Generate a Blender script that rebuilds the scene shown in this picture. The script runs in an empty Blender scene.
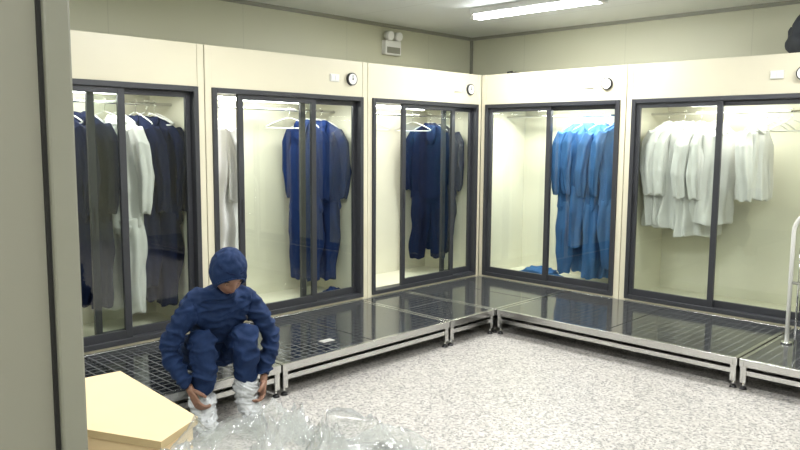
import bpy, bmesh, math, random
from mathutils import Vector, Matrix, noise, Euler
random.seed(4)
scene=bpy.context.scene
try:
    scene.view_settings.view_transform='Standard'
except Exception as e: print(e)
COL=scene.collection

# ---------------------------------------------------------------- materials
def mat(name,color,rough=.6,metal=0,spec=.5,bump=0,bscale=50,var=0,vscale=5,emit=None,estr=0,coat=0):
    m=bpy.data.materials.new(name); m.use_nodes=True
    nt=m.node_tree; b=nt.nodes['Principled BSDF']
    b.inputs['Base Color'].default_value=(*color,1)
    b.inputs['Roughness'].default_value=rough
    b.inputs['Metallic'].default_value=metal
    b.inputs['Specular IOR Level'].default_value=spec
    b.inputs['Coat Weight'].default_value=coat
    if emit:
        b.inputs['Emission Color'].default_value=(*emit,1); b.inputs['Emission Strength'].default_value=estr
    tc=nt.nodes.new('ShaderNodeTexCoord')
    if var>0:
        n=nt.nodes.new('ShaderNodeTexNoise'); n.inputs['Scale'].default_value=vscale; n.inputs['Detail'].default_value=4
        nt.links.new(tc.outputs['Object'],n.inputs['Vector'])
        mx=nt.nodes.new('ShaderNodeMix'); mx.data_type='RGBA'
        mx.inputs['A'].default_value=(*[c*(1-var) for c in color],1)
        mx.inputs['B'].default_value=(*[min(1,c*(1+var)) for c in color],1)
        nt.links.new(n.outputs['Fac'],mx.inputs['Factor']); nt.links.new(mx.outputs['Result'],b.inputs['Base Color'])
    if bump>0:
        n=nt.nodes.new('ShaderNodeTexNoise'); n.inputs['Scale'].default_value=bscale; n.inputs['Detail'].default_value=3
        nt.links.new(tc.outputs['Object'],n.inputs['Vector'])
        bp=nt.nodes.new('ShaderNodeBump'); bp.inputs['Strength'].default_value=bump; bp.inputs['Distance'].default_value=.01
        nt.links.new(n.outputs['Fac'],bp.inputs['Height']); nt.links.new(bp.outputs['Normal'],b.inputs['Normal'])
    return m

def film(name,tint,base,edge,rough,diff=0,diffcol=(1,1,1),noisy=False,nscale=9):
    m=bpy.data.materials.new(name); m.use_nodes=True; nt=m.node_tree; nt.nodes.clear()
    out=nt.nodes.new('ShaderNodeOutputMaterial')
    tr=nt.nodes.new('ShaderNodeBsdfTransparent'); tr.inputs[0].default_value=(*tint,1)
    gl=nt.nodes.new('ShaderNodeBsdfGlossy'); gl.inputs['Roughness'].default_value=rough
    lw=nt.nodes.new('ShaderNodeLayerWeight'); lw.inputs['Blend'].default_value=.5
    pw=nt.nodes.new('ShaderNodeMath'); pw.operation='POWER'; pw.inputs[1].default_value=4
    nt.links.new(lw.outputs['Facing'],pw.inputs[0])
    ma=nt.nodes.new('ShaderNodeMath'); ma.operation='MULTIPLY_ADD'; ma.inputs[1].default_value=edge; ma.inputs[2].default_value=base
    nt.links.new(pw.outputs[0],ma.inputs[0])
    mx=nt.nodes.new('ShaderNodeMixShader'); nt.links.new(ma.outputs[0],mx.inputs[0])
    nt.links.new(tr.outputs[0],mx.inputs[1]); nt.links.new(gl.outputs[0],mx.inputs[2])
    last=mx
    if diff>0:
        df=nt.nodes.new('ShaderNodeBsdfDiffuse'); df.inputs[0].default_value=(*diffcol,1)
        m2=nt.nodes.new('ShaderNodeMixShader'); m2.inputs[0].default_value=diff
        nt.links.new(mx.outputs[0],m2.inputs[1]); nt.links.new(df.outputs[0],m2.inputs[2]); last=m2
        if noisy:
            n=nt.nodes.new('ShaderNodeTexNoise'); n.inputs['Scale'].default_value=nscale; n.inputs['Detail'].default_value=3; n.inputs['Distortion'].default_value=1.2
            r=nt.nodes.new('ShaderNodeValToRGB'); r.color_ramp.elements[0].position=.42; r.color_ramp.elements[1].position=.62
            r.color_ramp.elements[0].color=(diff*.4,)*3+(1,); r.color_ramp.elements[1].color=(min(1,diff*2),)*3+(1,)
            nt.links.new(n.outputs['Fac'],r.inputs[0]); nt.links.new(r.outputs[0],m2.inputs[0])
    nt.links.new(last.outputs[0],out.inputs[0])
    return m

M={}
M['cream']=mat('cream_painted_steel',(.66,.62,.48),.35,var=.04,vscale=2)
M['inner']=mat('cabinet_interior',(.80,.78,.65),.5,var=.05,vscale=3)
M['frame']=mat('dark_anodised_aluminium',(.045,.047,.055),.35,metal=.3)
M['seal']=mat('black_rubber',(.01,.01,.01),.6)
M['steel']=mat('stainless_steel',(.60,.60,.59),.22,metal=1)
M['chrome']=mat('chrome',(.8,.8,.8),.1,metal=1)
M['whitepl']=mat('white_plastic',(.75,.75,.73),.4)
M['bluepl']=mat('hanger_blue_plastic',(.35,.55,.75),.4)
M['dial']=mat('gauge_face',(.85,.85,.83),.3)
M['blk']=mat('black_plastic',(.015,.015,.018),.35)
M['glass']=film('door_glass',(.82,.86,.82),.07,.7,.01)
M['tube']=mat('fluorescent_tube',(1,1,1),.5,emit=(.94,.97,1),estr=40)
M['ctube']=mat('cabinet_tube',(1,1,1),.5,emit=(1,1,.96),estr=22)
fb=dict(spec=.15,bump=.15,bscale=12)
M['navy']=mat('navy_fabric',(.007,.012,.045),.9,var=.2,vscale=6,**fb)
M['royal']=mat('royal_blue_fabric',(.010,.028,.120),.9,var=.2,vscale=6,**fb)
M['sky']=mat('sky_blue_fabric',(.055,.155,.37),.9,var=.2,vscale=6,**fb)
M['white']=mat('white_fabric',(.78,.78,.77),.9,var=.06,vscale=9,**fb)
M['skin']=mat('skin',(.22,.115,.075),.5,var=.08,vscale=20)
M['lips']=mat('lips',(.17,.07,.055),.5)
M['hair']=mat('hair',(.01,.008,.007),.6)
M['eye']=mat('eye_white',(.6,.58,.55),.2)
M['work']=mat('worker_coverall',(.007,.022,.075),.8,spec=.25,bump=.4,bscale=22,var=.3,vscale=12)
M['cover']=mat('shoe_cover_plastic',(.52,.54,.56),.4,bump=.7,bscale=30,var=.2,vscale=18)
M['greyc']=mat('grey_crate_plastic',(.38,.38,.37),.5)
M['film']=film('clear_plastic_film',(.97,.98,.98),.09,.75,.12,.13,(.85,.87,.88),True,6)
M['darkbag']=mat('dark_bag_fabric',(.03,.035,.045),.7,bump=.5,bscale=25)
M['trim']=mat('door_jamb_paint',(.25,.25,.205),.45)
M['paper']=mat('paper_label',(.35,.35,.34),.6)
M['wood']=mat('light_laminate',(.80,.61,.36),.45,var=.05,vscale=6)
M['woodedge']=mat('laminate_edge',(.50,.38,.20),.5)

def panel_mat(name,col,axis,period,rough=.5,seam=.6):
    m=mat(name,col,rough); nt=m.node_tree; b=nt.nodes['Principled BSDF']
    g=nt.nodes.new('ShaderNodeNewGeometry'); sx=nt.nodes.new('ShaderNodeSeparateXYZ')
    nt.links.new(g.outputs['Position'],sx.inputs[0])
    dv=nt.nodes.new('ShaderNodeMath'); dv.operation='DIVIDE'; dv.inputs[1].default_value=period
    nt.links.new(sx.outputs[axis],dv.inputs[0])
    fr=nt.nodes.new('ShaderNodeMath'); fr.operation='FRACT'; nt.links.new(dv.outputs[0],fr.inputs[0])
    lt=nt.nodes.new('ShaderNodeMath'); lt.operation='LESS_THAN'; lt.inputs[1].default_value=.008/period
    nt.links.new(fr.outputs[0],lt.inputs[0])
    n=nt.nodes.new('ShaderNodeTexNoise'); n.inputs['Scale'].default_value=1.5; nt.links.new(g.outputs['Position'],n.inputs['Vector'])
    m0=nt.nodes.new('ShaderNodeMix'); m0.data_type='RGBA'
    m0.inputs['A'].default_value=(*[c*.95 for c in col],1); m0.inputs['B'].default_value=(*[c*1.05 for c in col],1)
    nt.links.new(n.outputs['Fac'],m0.inputs['Factor'])
    mx=nt.nodes.new('ShaderNodeMix'); mx.data_type='RGBA'
    nt.links.new(m0.outputs['Result'],mx.inputs['A']); mx.inputs['B'].default_value=(*[c*seam for c in col],1)
    nt.links.new(lt.outputs[0],mx.inputs['Factor']); nt.links.new(mx.outputs['Result'],b.inputs['Base Color'])
    return m
M['wallx']=panel_mat('wall_sandwich_panel_x',(.54,.54,.41),0,1.15,seam=.9)
M['wally']=panel_mat('wall_sandwich_panel_y',(.54,.54,.41),1,1.15,seam=.9)
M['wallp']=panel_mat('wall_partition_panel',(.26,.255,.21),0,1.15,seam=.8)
M['ceil']=panel_mat('ceiling_panel',(.72,.75,.75),0,1.18,seam=.8)

def floor_mat():
    m=mat('terrazzo_vinyl',(.5,.5,.48),.38); nt=m.node_tree; b=nt.nodes['Principled BSDF']
    g=nt.nodes.new('ShaderNodeNewGeometry')
    v=nt.nodes.new('ShaderNodeTexVoronoi'); v.inputs['Scale'].default_value=75
    nt.links.new(g.outputs['Position'],v.inputs['Vector'])
    sp=nt.nodes.new('ShaderNodeSeparateColor'); nt.links.new(v.outputs['Color'],sp.inputs[0])
    r=nt.nodes.new('ShaderNodeValToRGB'); cr=r.color_ramp; cr.interpolation='CONSTANT'
    cr.elements[0].position=0; cr.elements[0].color=(.23,.22,.215,1)
    cr.elements[1].position=.12; cr.elements[1].color=(.36,.345,.33,1)
    for p,c in((.32,(.45,.43,.41)),(.58,(.53,.505,.485)),(.88,(.41,.38,.36))):
        e=cr.elements.new(p); e.color=(*c,1)
    nt.links.new(sp.outputs[0],r.inputs[0])
    v2=nt.nodes.new('ShaderNodeTexVoronoi'); v2.inputs['Scale'].default_value=130
    nt.links.new(g.outputs['Position'],v2.inputs['Vector'])
    sp2=nt.nodes.new('ShaderNodeSeparateColor'); nt.links.new(v2.outputs['Color'],sp2.inputs[0])
    lt=nt.nodes.new('ShaderNodeMath'); lt.operation='LESS_THAN'; lt.inputs[1].default_value=.10
    nt.links.new(sp2.outputs[1],lt.inputs[0])
    mx=nt.nodes.new('ShaderNodeMix'); mx.data_type='RGBA'; mx.inputs['B'].default_value=(.17,.165,.165,1)
    nt.links.new(r.outputs[0],mx.inputs['A']); nt.links.new(lt.outputs[0],mx.inputs['Factor'])
    nt.links.new(mx.outputs['Result'],b.inputs['Base Color'])
    return m
M['floor']=floor_mat()

def bench_mat():
    # polished dark steel, embossed anti-slip grid
    m=mat('polished_dark_bench_top',(.022,.024,.027),.09,spec=.9); nt=m.node_tree; b=nt.nodes['Principled BSDF']
    g=nt.nodes.new('ShaderNodeNewGeometry')
    br=nt.nodes.new('ShaderNodeTexBrick'); br.offset=0; br.inputs['Scale'].default_value=1
    br.inputs['Brick Width'].default_value=.06; br.inputs['Row Height'].default_value=.06; br.inputs['Mortar Size'].default_value=.005
    br.inputs['Color1'].default_value=(.014,.015,.017,1); br.inputs['Color2'].default_value=(.018,.020,.022,1); br.inputs['Mortar'].default_value=(.12,.125,.13,1)
    nt.links.new(g.outputs['Position'],br.inputs['Vector']); nt.links.new(br.outputs['Color'],b.inputs['Base Color'])
    n=nt.nodes.new('ShaderNodeTexNoise'); n.inputs['Scale'].default_value=3
    nt.links.new(g.outputs['Position'],n.inputs['Vector'])
    mr=nt.nodes.new('ShaderNodeMapRange'); mr.inputs['To Min'].default_value=.04; mr.inputs['To Max'].default_value=.16
    nt.links.new(n.outputs['Fac'],mr.inputs['Value']); nt.links.new(mr.outputs[0],b.inputs['Roughness'])
    return m
M['bench']=bench_mat()

# ---------------------------------------------------------------- mesh helpers
class MB:
    def __init__(s,*mats): s.bm=bmesh.new(); s.mats=list(mats)
    def mi(s,k):
        if k not in s.mats: s.mats.append(k)
        return s.mats.index(k)
    def box(s,x0,x1,y0,y1,z0,z1,k,bev=0):
        mi=s.mi(k)
        r=bmesh.ops.create_cube(s.bm,size=1)
        for v in r['verts']:
            v.co=Vector(((x0+x1)/2+v.co.x*(x1-x0),(y0+y1)/2+v.co.y*(y1-y0),(z0+z1)/2+v.co.z*(z1-z0)))
        fs=set(f for v in r['verts'] for f in v.link_faces)
        for f in fs: f.material_index=mi
        if bev>0:
            es=set(e for f in fs for e in f.edges)
            rr=bmesh.ops.bevel(s.bm,geom=list(es),offset=bev,segments=2,affect='EDGES',profile=.5)
            for f in rr['faces']: f.material_index=mi
    def prism(s,poly,z0,z1,k,kside=None):
        mi=s.mi(k); ms=s.mi(kside or k); n=len(poly)
        lo=[s.bm.verts.new((x,y,z0)) for x,y in poly]; hi=[s.bm.verts.new((x,y,z1)) for x,y in poly]
        s.bm.faces.new(hi).material_index=mi; s.bm.faces.new(list(reversed(lo))).material_index=ms
        for i in range(n): s.bm.faces.new((lo[i],lo[(i+1)%n],hi[(i+1)%n],hi[i])).material_index=ms
    def cyl(s,p0,p1,r,k,seg=12,r2=None):
        mi=s.mi(k); p0=Vector(p0);p1=Vector(p1);d=p1-p0;L=d.length
        rot=Vector((0,0,1)).rotation_difference(d).to_matrix().to_4x4()
        rr=bmesh.ops.create_cone(s.bm,cap_ends=True,segments=seg,radius1=r,radius2=r if r2 is None else r2,depth=L,matrix=Matrix.Translation((p0+p1)/2)@rot)
        for f in set(f for v in rr['verts'] for f in v.link_faces): f.material_index=mi; f.smooth=len(f.verts)==4
    def tube(s,pts,r,k,seg=8):
        mi=s.mi(k); pts=[Vector(p) for p in pts]; rings=[]
        up=Vector((0.13,.27,.95)).normalized()
        for i,p in enumerate(pts):
            d=(pts[min(i+1,len(pts)-1)]-pts[max(i-1,0)]).normalized()
            a=d.cross(up)
            if a.length<1e-3: a=d.cross(Vector((1,0,0)))
            a.normalize(); b=d.cross(a)
            rings.append([s.bm.verts.new(p+a*math.cos(t*2*math.pi/seg)*r+b*math.sin(t*2*math.pi/seg)*r) for t in range(seg)])
        s._skin(rings,mi)
    def _skin(s,rings,mi,cap=True):
        n=len(rings[0])
        for a,b in zip(rings,rings[1:]):
            for i in range(n):
                f=s.bm.faces.new((a[i],a[(i+1)%n],b[(i+1)%n],b[i])); f.material_index=mi; f.smooth=True
        if cap:
            f=s.bm.faces.new(rings[0]); f.material_index=mi
            f=s.bm.faces.new(list(reversed(rings[-1]))); f.material_index=mi
    def loft(s,keys,k,n=36,steps=26,fold=.1,seed=0,nf=7):
        """keys: (cx,cy,z,a,b) list; ellipse cross-sections with cloth folds"""
        mi=s.mi(k); rings=[]; n=int(n*1.5); steps*=2
        m=len(keys)-1
        for j in range(steps+1):
            t=j/steps*m; i=min(int(t),m-1); q=t-i
            q=q*q*(3-2*q)*.5+q*.5
            K=[keys[i][c]*(1-q)+keys[i+1][c]*q for c in range(5)]
            ring=[]
            for w in range(n):
                th=2*math.pi*w/n
                fl=fold*min(1,j/steps*2.5+.15)
                f=1+fl*math.sin(nf*th+seed*1.7+1.3*math.sin(K[2]*4+seed))+fl*1.6*noise.noise(Vector((math.cos(th)*1.6+seed*3.1,math.sin(th)*1.6,K[2]*5)))
                ring.append(s.bm.verts.new((K[0]+K[3]*f*math.cos(th)+.012*noise.noise(Vector((seed,0,K[2]*3))),K[1]+K[4]*f*math.sin(th)*(1+fl)+.02*noise.noise(Vector((0,seed,K[2]*3))),K[2]+.012*math.sin(3*th+seed))))
            rings.append(ring)
        s._skin(rings,mi)
    def obj(s,name,parent=None,loc=(0,0,0),rz=0,norm=True):
        if norm: bmesh.ops.recalc_face_normals(s.bm,faces=s.bm.faces)
        me=bpy.data.meshes.new(name); s.bm.to_mesh(me); s.bm.free()
        for k in s.mats: me.materials.append(M[k])
        o=bpy.data.objects.new(name,me); COL.objects.link(o)
        o.location=loc; o.rotation_euler=(0,0,rz)
        if parent: o.parent=parent
        return o
def empty(name,loc=(0,0,0),rz=0):
    e=bpy.data.objects.new(name,None); e.empty_display_size=.2; COL.objects.link(e); e.location=loc; e.rotation_euler=(0,0,rz); return e
def area(name,loc,sx,sy,power,color,parent=None,rot=(0,0,0)):
    l=bpy.data.lights.new(name,'AREA'); l.shape='RECTANGLE'; l.size=sx; l.size_y=sy; l.energy=power; l.color=color
    o=bpy.data.objects.new(name,l); COL.objects.link(o); o.location=loc; o.rotation_euler=rot
    if parent: o.parent=parent
    return o

# ---------------------------------------------------------------- room shell
X0,X1,Y0,Y1,H=-7.6,.72,-6.5,.72,2.70
def slab(name,b,k):
    m=MB(); m.box(*b,k); return m.obj(name)
slab('floor',(X0-.1,X1+.1,Y0-.1,Y1+.1,-.1,0),'floor')
slab('ceiling',(X0-.1,X1+.1,Y0-.1,Y1+.1,H,H+.1),'ceil')
slab('wall_north',(X0-.1,X1+.1,Y1,Y1+.1,0,H),'wallx')
slab('wall_east',(X1,X1+.1,Y0,Y1,0,H),'wally')
slab('wall_south',(X0-.1,X1+.1,Y0-.1,Y0,0,H),'wallx')
slab('wall_west',(X0-.1,X0,Y0,Y1,0,H),'wally')
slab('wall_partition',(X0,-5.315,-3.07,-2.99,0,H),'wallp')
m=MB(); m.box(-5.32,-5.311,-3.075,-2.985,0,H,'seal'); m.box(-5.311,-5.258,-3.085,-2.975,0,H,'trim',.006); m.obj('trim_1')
m=MB(); m.box(X0,X1,Y1-.03,Y1,H-.03,H,'trim'); m.obj('trim_2')
m=MB(); m.box(X1-.03,X1,Y0,Y1-.03,H-.03,H,'trim'); m.obj('trim_3')
m=MB(); m.box(X1-.025,X1,Y1-.025,Y1,2.2,H-.03,'trim'); m.obj('trim_4')

# ---------------------------------------------------------------- cabinets
W=1.553; ZT=2.205; ZB=.21; ZO=1.915; D=.70
def cabinet(loc,rz,a_off,b_start=None,ilight=3.0,gauge=True):
    e=empty('garment_cabinet',loc,rz)
    g=.003; s=.055
    m=MB()
    m.box(g,s,0,D,0,ZT,'cream',.004); m.box(W-s,W-g,0,D,0,ZT,'cream',.004)
    m.box(s,W-s,0.004,D,ZO,ZT,'cream',.003); m.box(s,W-s,.0,D,0,ZB,'cream',.003)
    m.box(s,W-s,D-.02,D,ZB,ZO,'inner'); m.box(s,s+.004,.09,D-.02,ZB,ZO,'inner'); m.box(W-s-.004,W-s,.09,D-.02,ZB,ZO,'inner')
    m.box(s,W-s,.09,D-.02,ZB,ZB+.006,'inner')
    m.obj('carcass',e)
    f=.036
    m=MB()
    m.box(s,s+f,-.014,.085,ZB,ZO,'frame',.003); m.box(W-s-f,W-s,-.014,.085,ZB,ZO,'frame',.003)
    m.box(s+f,W-s-f,-.014,.085,ZO-f,ZO,'frame',.003); m.box(s+f,W-s-f,-.014,.085,ZB,ZB+.035,'frame',.003)
    m.obj('door_frame',e)
    lo=s+f-.01; hi=W-s-f+.01; dw=(hi-lo)/2+.03
    def door(nm,x,v,dw):
        m=MB(); st=.046; z0=ZB+.03; z1=ZO-f+.006
        m.box(x,x+st,v,v+.026,z0,z1,'frame',.002); m.box(x+dw-st,x+dw,v,v+.026,z0,z1,'frame',.002)
        m.box(x+st,x+dw-st,v,v+.026,z1-.045,z1,'frame',.002); m.box(x+st,x+dw-st,v,v+.026,z0,z0+.06,'frame',.002)
        m.box(x+.018,x+.026,v-.004,v,.95,1.12,'blk')
        m.obj(nm,e)
        g=MB(); mi=g.mi('glass')
        vs=[g.bm.verts.new(c) for c in((x+st-.004,v+.013,z0+.056),(x+dw-st+.004,v+.013,z0+.056),(x+dw-st+.004,v+.013,z1-.041),(x+st-.004,v+.013,z1-.041))]
        g.bm.faces.new(vs); g.obj(nm+'_glass',e)
    door('sliding_door_a',lo+a_off,.004,dw)
    bx=hi-dw if b_start is None else b_start
    door('sliding_door_b',bx,.040,hi-bx)
    m=MB(); m.cyl((s,.36,1.80),(W-s,.36,1.80),.011,'chrome'); m.obj('hanging_rail',e)
    m=MB(); m.box(.35,W-.35,.40,.46,ZO-.03,ZO,'whitepl'); m.cyl((.38,.43,ZO-.042),(W-.38,.43,ZO-.042),.014,'ctube'); m.obj('cabinet_lamp',e)
    area('lamp_light',(W/2,.22,ZO-.06),1.0,.1,ilight,(1,.99,.92),e)
    gx=W-.185; gz=2.055
    if gauge:
        m=MB()
        m.cyl((gx,.005,gz),(gx,-.018,gz),.052,'blk',28); m.cyl((gx,-.018,gz),(gx,-.021,gz),.043,'dial',28)
        m.box(gx-.003,gx+.003,-.023,-.021,gz-.01,gz+.034,'blk'); m.cyl((gx,-.021,gz),(gx,-.025,gz),.006,'blk')
        m.obj('pressure_gauge',e)
        m=MB(); m.box(gx-.23,gx-.135,-.008,.005,gz-.03,gz+.03,'whitepl',.003)
        m.box(gx-.222,gx-.188,-.012,-.008,gz-.018,gz+.018,'dial',.001); m.box(gx-.178,gx-.144,-.012,-.008,gz-.018,gz+.018,'dial',.001)
        m.obj('switch_plate',e)
    return e
cabs={}
R90=-math.pi/2
cabs[0]=cabinet((-4*W,0,0),0,0,None,6)
cabs[1]=cabinet((-3*W,0,0),0,.17,None,7,False)
cabs[2]=cabinet((-2*W,0,0),0,.19,.87,10)
cabs[3]=cabinet((-W,0,0),0,.35,1.02,7)
cabs[4]=cabinet((0,0,0),R90,0,None,18)
cabs[5]=cabinet((0,-W,0),R90,0,None,8)
cabs[6]=cabinet((0,-2*W,0),R90,0,None,8)
bpy.context.view_layer.update()

# ---------------------------------------------------------------- garments
def hanger(m,k,w=.19):
    m.tube([(0,.012,1.79),(.014,.006,1.80),(.016,0,1.815),(.008,0,1.826),(-.008,0,1.824),(-.014,0,1.81)],.003,'chrome',6)
    m.tube([(.012,.008,1.80),(0,0,1.775),(0,0,1.735)],.003,'chrome',6)
    m.tube([(0,0,1.74),(w*.4,0,1.715),(w,0,1.66),(w*.98,0,1.648),(0,0,1.652),(-w*.98,0,1.648),(-w,0,1.66),(-w*.4,0,1.715),(0,0,1.74)],.006,k,6)
def place(o,ci,u,rot,dv=0):
    o.matrix_world=cabs[ci].matrix_world@Matrix.Translation((u,.36+dv,0))@Matrix.Rotation(math.radians(rot),4,'Z')
    sb=o.modifiers.new('Sub','SUBSURF'); sb.levels=1; sb.render_levels=1
    try: o.shadow_terminator_geometry_offset=.2; o.shadow_terminator_shading_offset=.1
    except Exception as ex: print(ex)
def coverall(ci,u,rot,k,length=1.35,wide=1.0,hk='whitepl',dv=0,mark=False):
    m=MB(); sd=random.random()*10
    zt=1.70+random.uniform(-.015,.01); zb=zt-length; zc=zt-length*.53; w=wide
    hanger(m,hk,.18*w)
    m.loft([(0,0,zt+.015,.055,.045),(0,0,zt-.02,.11*w,.055),(0,0,zt-.07,.19*w,.065),(0,0,zt-.25,.20*w,.075),(0,0,zc+.18,.175*w,.07),(0,0,zc,.185*w,.075),(0,0,zc-.05,.15*w,.06)],k,44,34,.09,sd,9)
    for sg in(-1,1):
        sw=random.uniform(-.02,.02)
        m.loft([(sg*.085*w,0,zc+.05,.095*w,.07),(sg*.095*w,.01*sg,zc-.2,.09*w,.065),(sg*.09*w+sw,.0,zb+.2,.08*w,.055),(sg*.08*w+sw*2,0,zb+random.uniform(0,.05),.07*w,.045)],k,28,24,.17,sd+sg,5)
        m.loft([(sg*.165*w,0,zt-.055,.045,.05),(sg*.215*w,0,zt-.16,.052,.052),(sg*.235*w,.01+sw,zt-.40,.045,.046),(sg*.22*w,.02+sw,zt-.58,.038,.038),(sg*.21*w,.02+sw,zt-.64,.030,.030)],k,22,18,.16,sd+2*sg,5)
    m.loft([(0,-.03,zt+.02,.06,.03),(0,-.05,zt-.02,.075,.035),(0,-.08,zt-.13,.06,.03),(0,-.08,zt-.18,.03,.018)],k,20,10,.12,sd,5)
    if mark:
        for dx in(-.035,.025): m.box(dx,dx+.018,-.118,-.075,zt-.42,zt-.30,'white',.002)
    place(m.obj('hanging_coverall'),ci,u,rot,dv)
def smock(ci,u,rot,k,length=.9,wide=1.0,hk='whitepl',dv=0):
    m=MB(); sd=random.random()*10
    zt=1.70+random.uniform(-.015,.01); zb=zt-length+random.uniform(-.04,.04); w=wide
    hanger(m,hk,.18*w)
    m.loft([(0,0,zt+.015,.055,.045),(0,0,zt-.02,.11*w,.055),(0,0,zt-.07,.19*w,.07),(0,0,zt-.3,.20*w,.085),(0,0,zb+.2,.20*w,.09),(0,0,zb,.21*w,.10)],k,48,32,.13,sd,9)
    for sg in(-1,1):
        m.loft([(sg*.165*w,0,zt-.055,.045,.05),(sg*.215*w,0,zt-.16,.058,.055),(sg*.245*w,-.02,zt-.40,.052,.05),(sg*.23*w,-.03,zt-.60,.042,.042)],k,22,18,.16,sd+2*sg,5)
    m.loft([(0,-.03,zt+.02,.06,.03),(0,-.05,zt-.02,.07,.03),(0,-.07,zt-.06,.05,.02)],k,20,8,.12,sd,5)
    place(m.obj('hanging_smock'),ci,u,rot,dv)
def bare_hanger(ci,u,rot,k='whitepl'):
    m=MB(); hanger(m,k,.21); place(m.obj('clothes_hanger'),ci,u,rot)
def heap(ci,u,v,k,sx,sy,sz):
    bm=bmesh.new(); bmesh.ops.create_icosphere(bm,subdivisions=4,radius=1)
    for vv in bm.verts:
        d=vv.co.copy(); n=1+.45*noise.noise(d*2.2+Vector((u*9,0,0)))+.2*noise.noise(d*6)
        vv.co=Vector((d.x*sx*n,d.y*sy*n,max(0,(d.z*.75+.25)*sz*n)))
    for f in bm.faces:f.smooth=True
    m=MB(k); m.bm.free(); m.bm=bm
    o=m.obj('folded_garment'); o.matrix_world=cabs[ci].matrix_world@Matrix.Translation((u,v,ZB+.008))

# cabinet 1 : navy | white | navy
coverall(1,.72,-68,'navy',1.25); coverall(1,.87,-75,'navy',1.30)
coverall(1,1.09,-74,'white',1.38,1.0)
coverall(1,1.22,-72,'navy',1.22,.9); coverall(1,1.36,-66,'navy',1.34,mark=True); bare_hanger(1,1.30,-55); bare_hanger(1,1.0,-70)
# cabinet 2
smock(2,.32,-74,'white',1.15,.8)
coverall(2,1.17,-78,'royal',1.38,.85); coverall(2,1.34,-66,'royal',1.36,.95); bare_hanger(2,1.0,-20,'whitepl'); bare_hanger(2,1.27,-35,'whitepl')
heap(2,1.34,.20,'royal',.11,.07,.06)
# cabinet 3
coverall(3,1.20,-52,'navy',1.34,1.0); coverall(3,1.36,-74,'navy',1.30,.9)
bare_hanger(3,.35,-40); bare_hanger(3,.94,-75)
# cabinet 4
for u,r,k,l in((.86,76,'sky',1.42),(1.0,60,'sky',1.15),(1.14,70,'sky',1.42),(1.31,64,'sky',1.35)): coverall(4,u,r,k,l,1.0,'bluepl')
heap(4,.52,.35,'sky',.19,.12,.08)
# cabinet 5
for u,r in((.22,70),(.36,58),(.50,68)): smock(5,u,r,'white',.90)
smock(5,.63,62,'white',.80,.9); smock(5,.93,74,'white',.55,.55); bare_hanger(5,1.02,60); bare_hanger(5,1.1,68); bare_hanger(5,1.2,60)
coverall(0,.8,-60,'navy',1.3); coverall(6,.5,60,'white',1.3)

# ---------------------------------------------------------------- benches
def bench(x0,x1,y0,y1):
    """low dark-topped bench on a stainless frame"""
    m=MB(); g=.006; x0+=g;x1-=g;y0+=g;y1-=g; zt=.20
    t=.028
    m.box(x0,x1,y0,y0+t,zt-.05,zt,'steel',.003); m.box(x0,x1,y1-t,y1,zt-.05,zt,'steel',.003)
    m.box(x0,x0+t,y0+t,y1-t,zt-.05,zt,'steel',.003); m.box(x1-t,x1,y0+t,y1-t,zt-.05,zt,'steel',.003)
    if (x1-x0)>(y1-y0):
        c=(x0+x1)/2
        m.box(x0+t,c-.004,y0+t,y1-t,zt-.02,zt-.002,'bench',.002); m.box(c+.004,x1-t,y0+t,y1-t,zt-.02,zt-.002,'bench',.002)
        m.box(c-.02,c+.02,y0+t,y1-t,zt-.05,zt-.02,'steel')
    else:
        c=(y0+y1)/2
        m.box(x0+t,x1-t,y0+t,c-.004,zt-.02,zt-.002,'bench',.002); m.box(x0+t,x1-t,c+.004,y1-t,zt-.02,zt-.002,'bench',.002)
        m.box(x0+t,x1-t,c-.02,c+.02,zt-.05,zt-.02,'steel')
    zr=.095
    m.box(x0+.03,x1-.03,y0+.012,y0+.034,zr,zr+.03,'steel'); m.box(x0+.03,x1-.03,y1-.034,y1-.012,zr,zr+.03,'steel')
    m.box(x0+.012,x0+.034,y0+.03,y1-.03,zr,zr+.03,'steel'); m.box(x1-.034,x1-.012,y0+.03,y1-.03,zr,zr+.03,'steel')
    for x in(x0+.025,x1-.025):
        for y in(y0+.025,y1-.025):
            m.box(x-.018,x+.018,y-.018,y+.018,.045,zt-.05,'steel')
            m.cyl((x,y,.01),(x,y,.05),.008,'chrome'); m.cyl((x,y,0),(x,y,.014),.024,'blk',16,.016)
    return m.obj('changing_bench')
WL=1.07; WR=1.13
bench(-6.4,-4.83,-WL,-.02)
bench(-4.83,-3.26,-WL,-.02)
bench(-3.26,-1.69,-WL,-.02)
bench(-1.69,-WR,-WL,-.02)
bench(-WR,-.02,-WL,-.02)
bench(-WR,-.02,-2.97,-WL)
bench(-WR,-.02,-5.0,-2.97)
m=MB(); m.box(-.05,.05,-.03,.03,0,.002,'paper'); m.obj('paper_label',None,(-2.72,-.84,.2005),.0)

# tubular handrail standing on the right bench
m=MB(); xx=-.52
def arch(y0,y1,zt,r,k):
    p=[(xx,y0,.20)]; R=.16
    for i in range(9):
        a=math.pi/2*i/8; p.append((xx,y0-R+R*math.cos(a),zt-R+R*math.sin(a)))
    for i in range(9):
        a=math.pi/2*i/8; p.append((xx,y1+R-R*math.sin(a),zt-R+R*math.cos(a)))
    p.append((xx,y1,.20)); m.tube(p,r,k,10)
arch(-3.07,-3.75,1.12,.014,'whitepl')
m.tube([(xx,-3.07,.62),(xx,-3.75,.62)],.010,'chrome'); m.tube([(xx,-3.12,.20),(xx,-3.12,1.04)],.007,'chrome')
for y in(-3.07,-3.75): m.cyl((xx,y,.199),(xx,y,.21),.035,'chrome',20)
m.obj('tubular_handrail')

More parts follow.
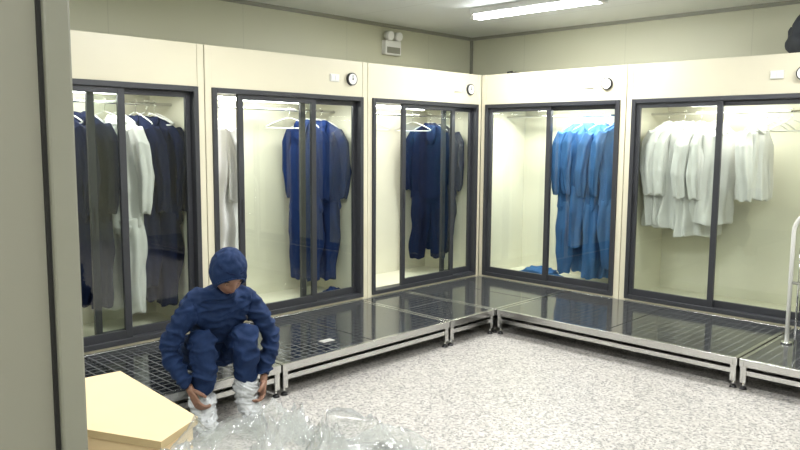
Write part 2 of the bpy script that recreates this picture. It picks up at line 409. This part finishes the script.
# ---------------------------------------------------------------- ceiling lights
def fixture(x,y,power=40):
    e=empty('ceiling_light',(x,y,H))
    m=MB(); m.box(-.075,.075,-.63,.63,-.05,0,'whitepl',.006)
    for s in(-.035,.035): m.cyl((s,-.6,-.068),(s,.6,-.068),.018,'tube')
    for s in(-.61,.61): m.box(-.06,.06,s-.015,s+.015,-.088,-.045,'whitepl')
    m.obj('fixture_body',e)
    area('fixture_light',(0,0,-.09),.14,1.2,power,(1,.995,.94),e)
for x,y in((-.67,-1.06),(-3.1,-1.5),(-5.9,-1.5),(-.65,-4.0),(-3.1,-4.0),(-5.9,-4.9)): fixture(x,y)

# ---------------------------------------------------------------- emergency light + bag
m=MB(); ex,ez=-.58,2.49
m.box(ex-.11,ex+.11,Y1-.06,Y1,ez-.09,ez+.05,'whitepl',.008); m.box(ex-.09,ex+.09,Y1-.064,Y1-.06,ez-.075,ez-.015,'trim')
for s in(-.06,.06):
    m.cyl((ex+s,Y1-.03,ez+.05),(ex+s,Y1-.03,ez+.07),.012,'whitepl'); m.cyl((ex+s,Y1-.02,ez+.10),(ex+s,Y1-.085,ez+.09),.038,'whitepl',20,.045); m.cyl((ex+s,Y1-.085,ez+.09),(ex+s,Y1-.088,ez+.0895),.038,'dial',20)
m.obj('emergency_light')
bm=bmesh.new(); bmesh.ops.create_icosphere(bm,subdivisions=4,radius=1)
for v in bm.verts:
    d=v.co.copy(); n=1+.18*noise.noise(d*2.4)
    v.co=Vector((d.x*.16*n,d.y*.26*n,(max(d.z,-.55)+.55)*.21*n))
for f in bm.faces:f.smooth=True
m=MB('darkbag'); m.bm.free(); m.bm=bm
m.tube([(0,-.10,.28),(0,-.08,.36),(0,0,.39),(0,.08,.36),(0,.10,.28)],.012,'darkbag')
m.box(-.175,-.155,-.12,.12,.06,.20,'darkbag',.01)
m.obj('duffel_bag',None,(.19,-3.0,ZT))
m=MB(); m.tube([(-.06,.02,.012),(-.03,-.02,.02),(.0,.02,.012),(.05,0,.02),(.08,-.03,.012)],.011,'blk'); m.obj('cable_bundle',None,(.12,-.28,ZT))

# ---------------------------------------------------------------- packing table, crate, film
m=MB()
poly=[(-4.766,-2.165),(-5.30,-2.12),(-5.18,-2.36),(-4.962,-2.825),(-4.80,-2.735)]
m.prism(poly,.728,.75,'wood','woodedge')
c=Vector((-4.98,-2.45)); pin=[tuple(c+(Vector(p)-c)*.95) for p in poly]
m.prism(pin,.62,.728,'wood','wood')
for p in (pin[0],pin[1],pin[3],pin[4]):
    q=c+(Vector(p)-c)*.90; m.box(q.x-.02,q.x+.02,q.y-.02,q.y+.02,0,.66,'steel',.003)
m.obj('packing_table')
m=MB(); m.box(-.48,.45,-.31,.29,0,.46,'greyc',.01); m.box(-.495,.465,-.325,.305,.46,.5,'greyc',.008)
for x in(-.3,-.1,.1,.3): m.box(x-.012,x+.012,-.322,.302,.03,.46,'greyc',.003)
m.obj('storage_crate',None,(-4.65,-3.235,0))
bm=bmesh.new(); NX,NY=200,110
def ridge(p,o=0): return 1-abs(noise.noise(p+Vector((o,o*2,0))))*2
grid=[]
for j in range(NY+1):
    row=[]
    for i in range(NX+1):
        u=i/NX*2-1; v=j/NY*2-1
        rr=math.sqrt(u*u*.93+v*v)
        env=max(0,1-rr**5)
        p=Vector((u*2.8,v*1.4,0)); wq=Vector((noise.noise(p*.8),noise.noise(p*.8+Vector((7,3,1))),0))*1.2
        h=.165+.11*ridge(p*.9+wq,2)**2+.07*ridge(p*1.7+wq*1.3,5)**2+.02*ridge(p*4+wq*2,9)
        z=.006+h*env*(1-.30*max(0,u))
        row.append(bm.verts.new((u*.51+.05*noise.noise(p*2),v*.24+.04*noise.noise(p*2+Vector((0,0,4))),max(.004,z))))
    grid.append(row)
for j in range(NY):
    for i in range(NX):
        a=grid[j][i],grid[j][i+1],grid[j+1][i+1],grid[j+1][i]
        uu=(i+.5)/NX*2-1; vv=(j+.5)/NY*2-1
        if uu*uu+vv*vv<1.0+.08*noise.noise(Vector((uu*3,vv*3,2))):
            f=bm.faces.new(a); f.smooth=True
for v in [v for v in bm.verts if not v.link_faces]: bm.verts.remove(v)
m=MB('film'); m.bm.free(); m.bm=bm
m.obj('clear_plastic_bag',None,(-4.73,-3.10,.502),-.42)

# ---------------------------------------------------------------- worker
PW=Vector((-3.68,-.905,0)); F=Vector((-.25,-.968,0)); L=Vector((.968,-.25,0))
def P(f,l,z): return PW+F*f+L*l+Vector((0,0,z))
worker=empty('worker',PW)
def skin(name,verts,edges,rad,k,root=0,sub=2,disp=0,dsc=14,smooth=True):
    me=bpy.data.meshes.new(name+'_sk'); me.from_pydata([tuple(v) for v in verts],edges,[])
    o=bpy.data.objects.new(name+'_sk',me); COL.objects.link(o)
    md=o.modifiers.new('Skin','SKIN'); md.use_smooth_shade=True
    if not me.skin_vertices:
        bpy.context.view_layer.objects.active=o; bpy.ops.mesh.customdata_skin_add()
    for i,r in enumerate(rad):
        d=me.skin_vertices[0].data[i]; d.radius=(r,r) if not isinstance(r,tuple) else r; d.use_root=(i==root)
    sb=o.modifiers.new('Sub','SUBSURF'); sb.levels=sub; sb.render_levels=sub
    dg=bpy.context.evaluated_depsgraph_get(); ev=o.evaluated_get(dg); nm=bpy.data.meshes.new_from_object(ev)
    bpy.data.objects.remove(o)
    if disp>0:
        co=[v.co.copy() for v in nm.vertices]; no=[v.normal.copy() for v in nm.vertices]
        for v,c,n in zip(nm.vertices,co,no):
            w=Vector((noise.noise(c*6),noise.noise(c*6+Vector((5,5,5))),noise.noise(c*6+Vector((9,1,3)))))*.06
            q=c+w
            r=1-2*abs(noise.noise(Vector((q.x*dsc*.8,q.y*dsc*.8,q.z*dsc*1.9))))
            v.co=c+n*disp*(1.3*r*abs(r)-.5+.5*noise.noise(Vector((q.x*dsc*2,q.y*dsc*2,q.z*dsc*4))))
    nm.materials.clear(); nm.materials.append(M[k])
    for p in nm.polygons: p.use_smooth=smooth; p.material_index=0
    ob=bpy.data.objects.new(name,nm); COL.objects.link(ob); ob.parent=worker; ob.matrix_parent_inverse=Matrix.Translation(-PW)
    return ob
V=[];E=[];Rr=[]
def chain(start,pts):
    prev=start
    for (f,l,z,r) in pts:
        V.append(P(f,l,z)); Rr.append(r)
        if prev is not None: E.append((prev,len(V)-1))
        prev=len(V)-1
    return prev
pel=chain(None,[(0,0,.345,.130)])
wst=chain(pel,[(.10,0,.465,.120)])
che=chain(wst,[(.20,0,.575,.132)])
uch=chain(che,[(.285,0,.665,.110)])
chain(uch,[(.335,0,.745,.070),(.37,0,.79,.058)])
chain(pel,[(.07,-.10,.335,.095),(.21,-.11,.42,.086),(.36,-.115,.52,.070),(.35,-.115,.42,.072),(.325,-.115,.28,.068),(.31,-.115,.19,.054)])
chain(pel,[(.07,.10,.335,.095),(.21,.11,.42,.086),(.37,.115,.53,.070),(.365,.115,.43,.072),(.35,.115,.31,.068),(.34,.115,.23,.054)])
chain(uch,[(.285,-.145,.68,.074),(.285,-.205,.60,.063),(.275,-.255,.52,.057),(.27,-.285,.445,.053),(.305,-.25,.37,.048),(.34,-.215,.30,.041),(.35,-.195,.265,.034)])
chain(uch,[(.285,.145,.68,.074),(.295,.205,.60,.063),(.315,.25,.52,.057),(.33,.275,.455,.053),(.35,.245,.38,.048),(.37,.215,.30,.041),(.375,.20,.265,.034)])
skin('coverall_body',V,E,Rr,'work',0,4,.013,11)

def boot(side,ank,heel,ball,toe,calf,cuff):
    V2=[P(*cuff),P(*calf),P(*ank),P(*heel),P(*ball),P(*toe)]
    skin('shoe_cover',V2,[(0,1),(1,2),(2,3),(2,4),(4,5)],[.080,.072,.062,.048,.056,.038],'cover',2,4,.014,20)
boot(-1,(.30,-.115,.105),(.262,-.115,.055),(.42,-.125,.060),(.50,-.13,.042),(.312,-.115,.16),(.32,-.118,.200))
boot(1,(.335,.115,.15),(.30,.115,.095),(.44,.12,.065),(.51,.125,.044),(.345,.115,.21),(.36,.11,.265))

def hand(wrist,aim,inward,mirror):
    Wp=P(*wrist); Dv=(P(*aim)-Wp).normalized(); N=(P(*inward)-Wp); N=(N-Dv*N.dot(Dv)).normalized(); S=Dv.cross(N)*mirror
    m=MB('skin'); rings=[]
    for t,w,h in((-.02,.024,.020),(0,.026,.020),(.03,.034,.017),(.06,.040,.015),(.085,.041,.013),(.095,.036,.010)):
        rings.append([m.bm.verts.new(Wp+Dv*t+S*w*math.cos(a*math.pi/8)+N*h*math.sin(a*math.pi/8)) for a in range(16)])
    m._skin(rings,0); o=m.obj('palm',worker); o.matrix_parent_inverse=Matrix.Translation(-PW)
    for i,(off,ln) in enumerate(((.030,.068),(.010,.076),(-.010,.071),(-.029,.056))):
        base=Wp+Dv*.075+S*off*.95; pts=[base,Wp+Dv*.094+S*off]; ang=0
        seg=[.45,.32,.23]; cur=pts[-1]
        for sgl,da in zip(seg,(28+4*i,42,34)):
            ang+=math.radians(da); dd=(Dv*math.cos(ang)+N*math.sin(ang)+S*off*1.2).normalized(); cur=cur+dd*ln*sgl; pts.append(cur)
        skin('finger_%d'%(i+1),pts,[(j,j+1) for j in range(4)],[.009,.0098,.0088,.008,.0065],'skin',0,2)
    pts=[Wp+Dv*.018+S*.018+N*.004,Wp+Dv*.040+S*.040+N*.012,Wp+Dv*.066+S*.052+N*.026,Wp+Dv*.088+S*.050+N*.040]
    skin('thumb',pts,[(0,1),(1,2),(2,3)],[.013,.012,.0105,.008],'skin',0,2)
hand((.36,-.195,.252),(.425,-.165,.16),(.39,-.05,.20),1)
hand((.385,.202,.252),(.43,.175,.16),(.41,.05,.20),-1)

# head
HC=P(.425,.0,.868); pit=math.radians(42)
yaw=math.radians(4)
Fh=(Matrix.Rotation(yaw,3,'Z')@F).normalized()
fy=(Fh*math.cos(pit)+Vector((0,0,-math.sin(pit)))).normalized(); rx=Fh.cross(Vector((0,0,1))).normalized(); uz=rx.cross(fy).normalized()
HM=Matrix((( rx.x,fy.x,uz.x,HC.x),(rx.y,fy.y,uz.y,HC.y),(rx.z,fy.z,uz.z,HC.z),(0,0,0,1)))
def headobj(bm,name,k,solid=0):
    m=MB(k); m.bm.free(); m.bm=bm
    for f in bm.faces:f.smooth=True
    o=m.obj(name); o.parent=worker; o.matrix_parent_inverse=Matrix.Translation(-PW); o.matrix_basis=HM
    if solid:
        s=o.modifiers.new('s','SOLIDIFY'); s.thickness=solid; s.offset=0
    return o
def gs(x,z,cx,cz,sx,sz): return math.exp(-((x-cx)/sx)**2-((z-cz)/sz)**2)
def headshape(d,feat=True):
    x,y,z=d.x*.076,d.y*.096,d.z*.118
    if z<0: x*=1-.28*(-d.z)**1.6; y*=1-.10*(-d.z)**2
    if y>0 and z<0: y+=.012*(-d.z)
    if feat and d.y>.1:
        y+= .020*gs(x,z,0,-.022,.011,.016)+.010*gs(x,z,0,.0,.008,.02)
        y-= .009*gs(x,z,.031,.006,.015,.010)+.009*gs(x,z,-.031,.006,.015,.010)
        y+= .005*gs(x,z,.028,.026,.022,.008)+.005*gs(x,z,-.028,.026,.022,.008)
        y+= .006*gs(x,z,0,-.055,.02,.010)-.006*gs(x,z,0,-.0555,.022,.0025)+.007*gs(x,z,0,-.092,.02,.014)
        y+= .004*gs(x,z,.04,-.025,.016,.016)+.004*gs(x,z,-.04,-.025,.016,.016)
    return Vector((x,y,z))
bm=bmesh.new(); bmesh.ops.create_uvsphere(bm,u_segments=72,v_segments=56,radius=1)
for v in bm.verts: v.co=headshape(v.co.normalized())
headobj(bm,'head','skin')
for sx in(-1,1):
    bm=bmesh.new(); bmesh.ops.create_uvsphere(bm,u_segments=16,v_segments=12,radius=.012)
    bmesh.ops.translate(bm,verts=bm.verts,vec=(sx*.031,.074,.005)); headobj(bm,'eye','eye')
    bm=bmesh.new(); bmesh.ops.create_uvsphere(bm,u_segments=12,v_segments=8,radius=.006)
    bmesh.ops.translate(bm,verts=bm.verts,vec=(sx*.031,.0815,.002)); headobj(bm,'iris','hair')
    bm=bmesh.new(); bmesh.ops.create_uvsphere(bm,u_segments=20,v_segments=14,radius=.0135)
    bmesh.ops.delete(bm,geom=[v for v in bm.verts if v.co.z<.000],context='VERTS')
    bmesh.ops.translate(bm,verts=bm.verts,vec=(sx*.031,.0742,.005)); headobj(bm,'eyelid','skin')
    bm=bmesh.new(); bmesh.ops.create_uvsphere(bm,u_segments=20,v_segments=10,radius=1)
    for v in bm.verts: v.co=Vector((sx*.031+v.co.x*.019,.088-abs(v.co.x)*.006+v.co.y*.004,.027+v.co.z*.004-v.co.x*v.co.x*.004))
    headobj(bm,'eyebrow','hair')
    bm=bmesh.new(); bmesh.ops.create_uvsphere(bm,u_segments=20,v_segments=14,radius=1)
    for v in bm.verts: v.co=Vector((sx*(.076+v.co.x*.008),-.005+v.co.y*.016,-.008+v.co.z*.03))
    headobj(bm,'ear','skin')
bm=bmesh.new(); bmesh.ops.create_uvsphere(bm,u_segments=20,v_segments=10,radius=1)
for v in bm.verts: v.co=Vector((v.co.x*.023,.094-abs(v.co.x)*.006+v.co.y*.004,-.055+v.co.z*.006))
headobj(bm,'lips','lips')
bm=bmesh.new(); bmesh.ops.create_uvsphere(bm,u_segments=72,v_segments=56,radius=1)
kill=[]
for v in bm.verts:
    d=v.co.normalized(); c=headshape(d,False)
    if d.y>0 and (d.x/.82)**2+((d.z+.30)/.76)**2<1: kill.append(v)
    s=1.17 if d.z>0 else 1.12
    c=Vector((c.x*s*1.04,c.y*s-.004,c.z*s))
    c+=d*.008*noise.noise(d*4)
    if d.z<-.2: c.x*=1+.18*(-d.z-.2); c.y*=1+.10*(-d.z-.2)
    v.co=c
bmesh.ops.delete(bm,geom=kill,context='VERTS')
headobj(bm,'hood','work',.005)
m=MB(); pts=[]
for i in range(41):
    a=2*math.pi*i/40; d=Vector((.82*math.sin(a),0,-.30+.76*math.cos(a)))
    if d.x*d.x+d.z*d.z>.97: 
        q=math.sqrt(.97/(d.x*d.x+d.z*d.z)); d.x*=q; d.z*=q
    d.y=math.sqrt(max(.02,1-d.x**2-d.z**2)); c=headshape(d.normalized(),False)
    s=1.17 if d.z>0 else 1.13; pts.append(Vector((c.x*s*1.03,c.y*s-.004,c.z*s)))
m.tube(pts,.006,'work',8); headobj(m.bm,'hood_rim','work')
m=MB(); pts=[]
for i in range(49):
    a=2*math.pi*i/48; d=Vector((math.cos(a)*.80,math.sin(a)*.80,.60)).normalized(); c=headshape(d,False); pts.append(Vector((c.x*1.17*1.045,c.y*1.175-.004,c.z*1.17)))
m.tube(pts,.004,'navy',6); headobj(m.bm,'hood_seam','navy')

# ---------------------------------------------------------------- world + camera
w=bpy.data.worlds.new('world'); scene.world=w; w.use_nodes=True
w.node_tree.nodes['Background'].inputs[0].default_value=(.5,.52,.55,1); w.node_tree.nodes['Background'].inputs[1].default_value=.2
cam=bpy.data.cameras.new('camera'); cam.lens=33.1; cam.sensor_width=36; cam.clip_start=.05
co=bpy.data.objects.new('camera',cam); COL.objects.link(co)
Rm=Euler((math.radians(90-6.5),0,math.radians(44.2-90)),'XYZ').to_matrix()@Matrix.Rotation(math.radians(.39),3,'Z')
co.matrix_world=Matrix.Translation((-5.87,-4.59,1.55))@Rm.to_4x4()
scene.camera=co
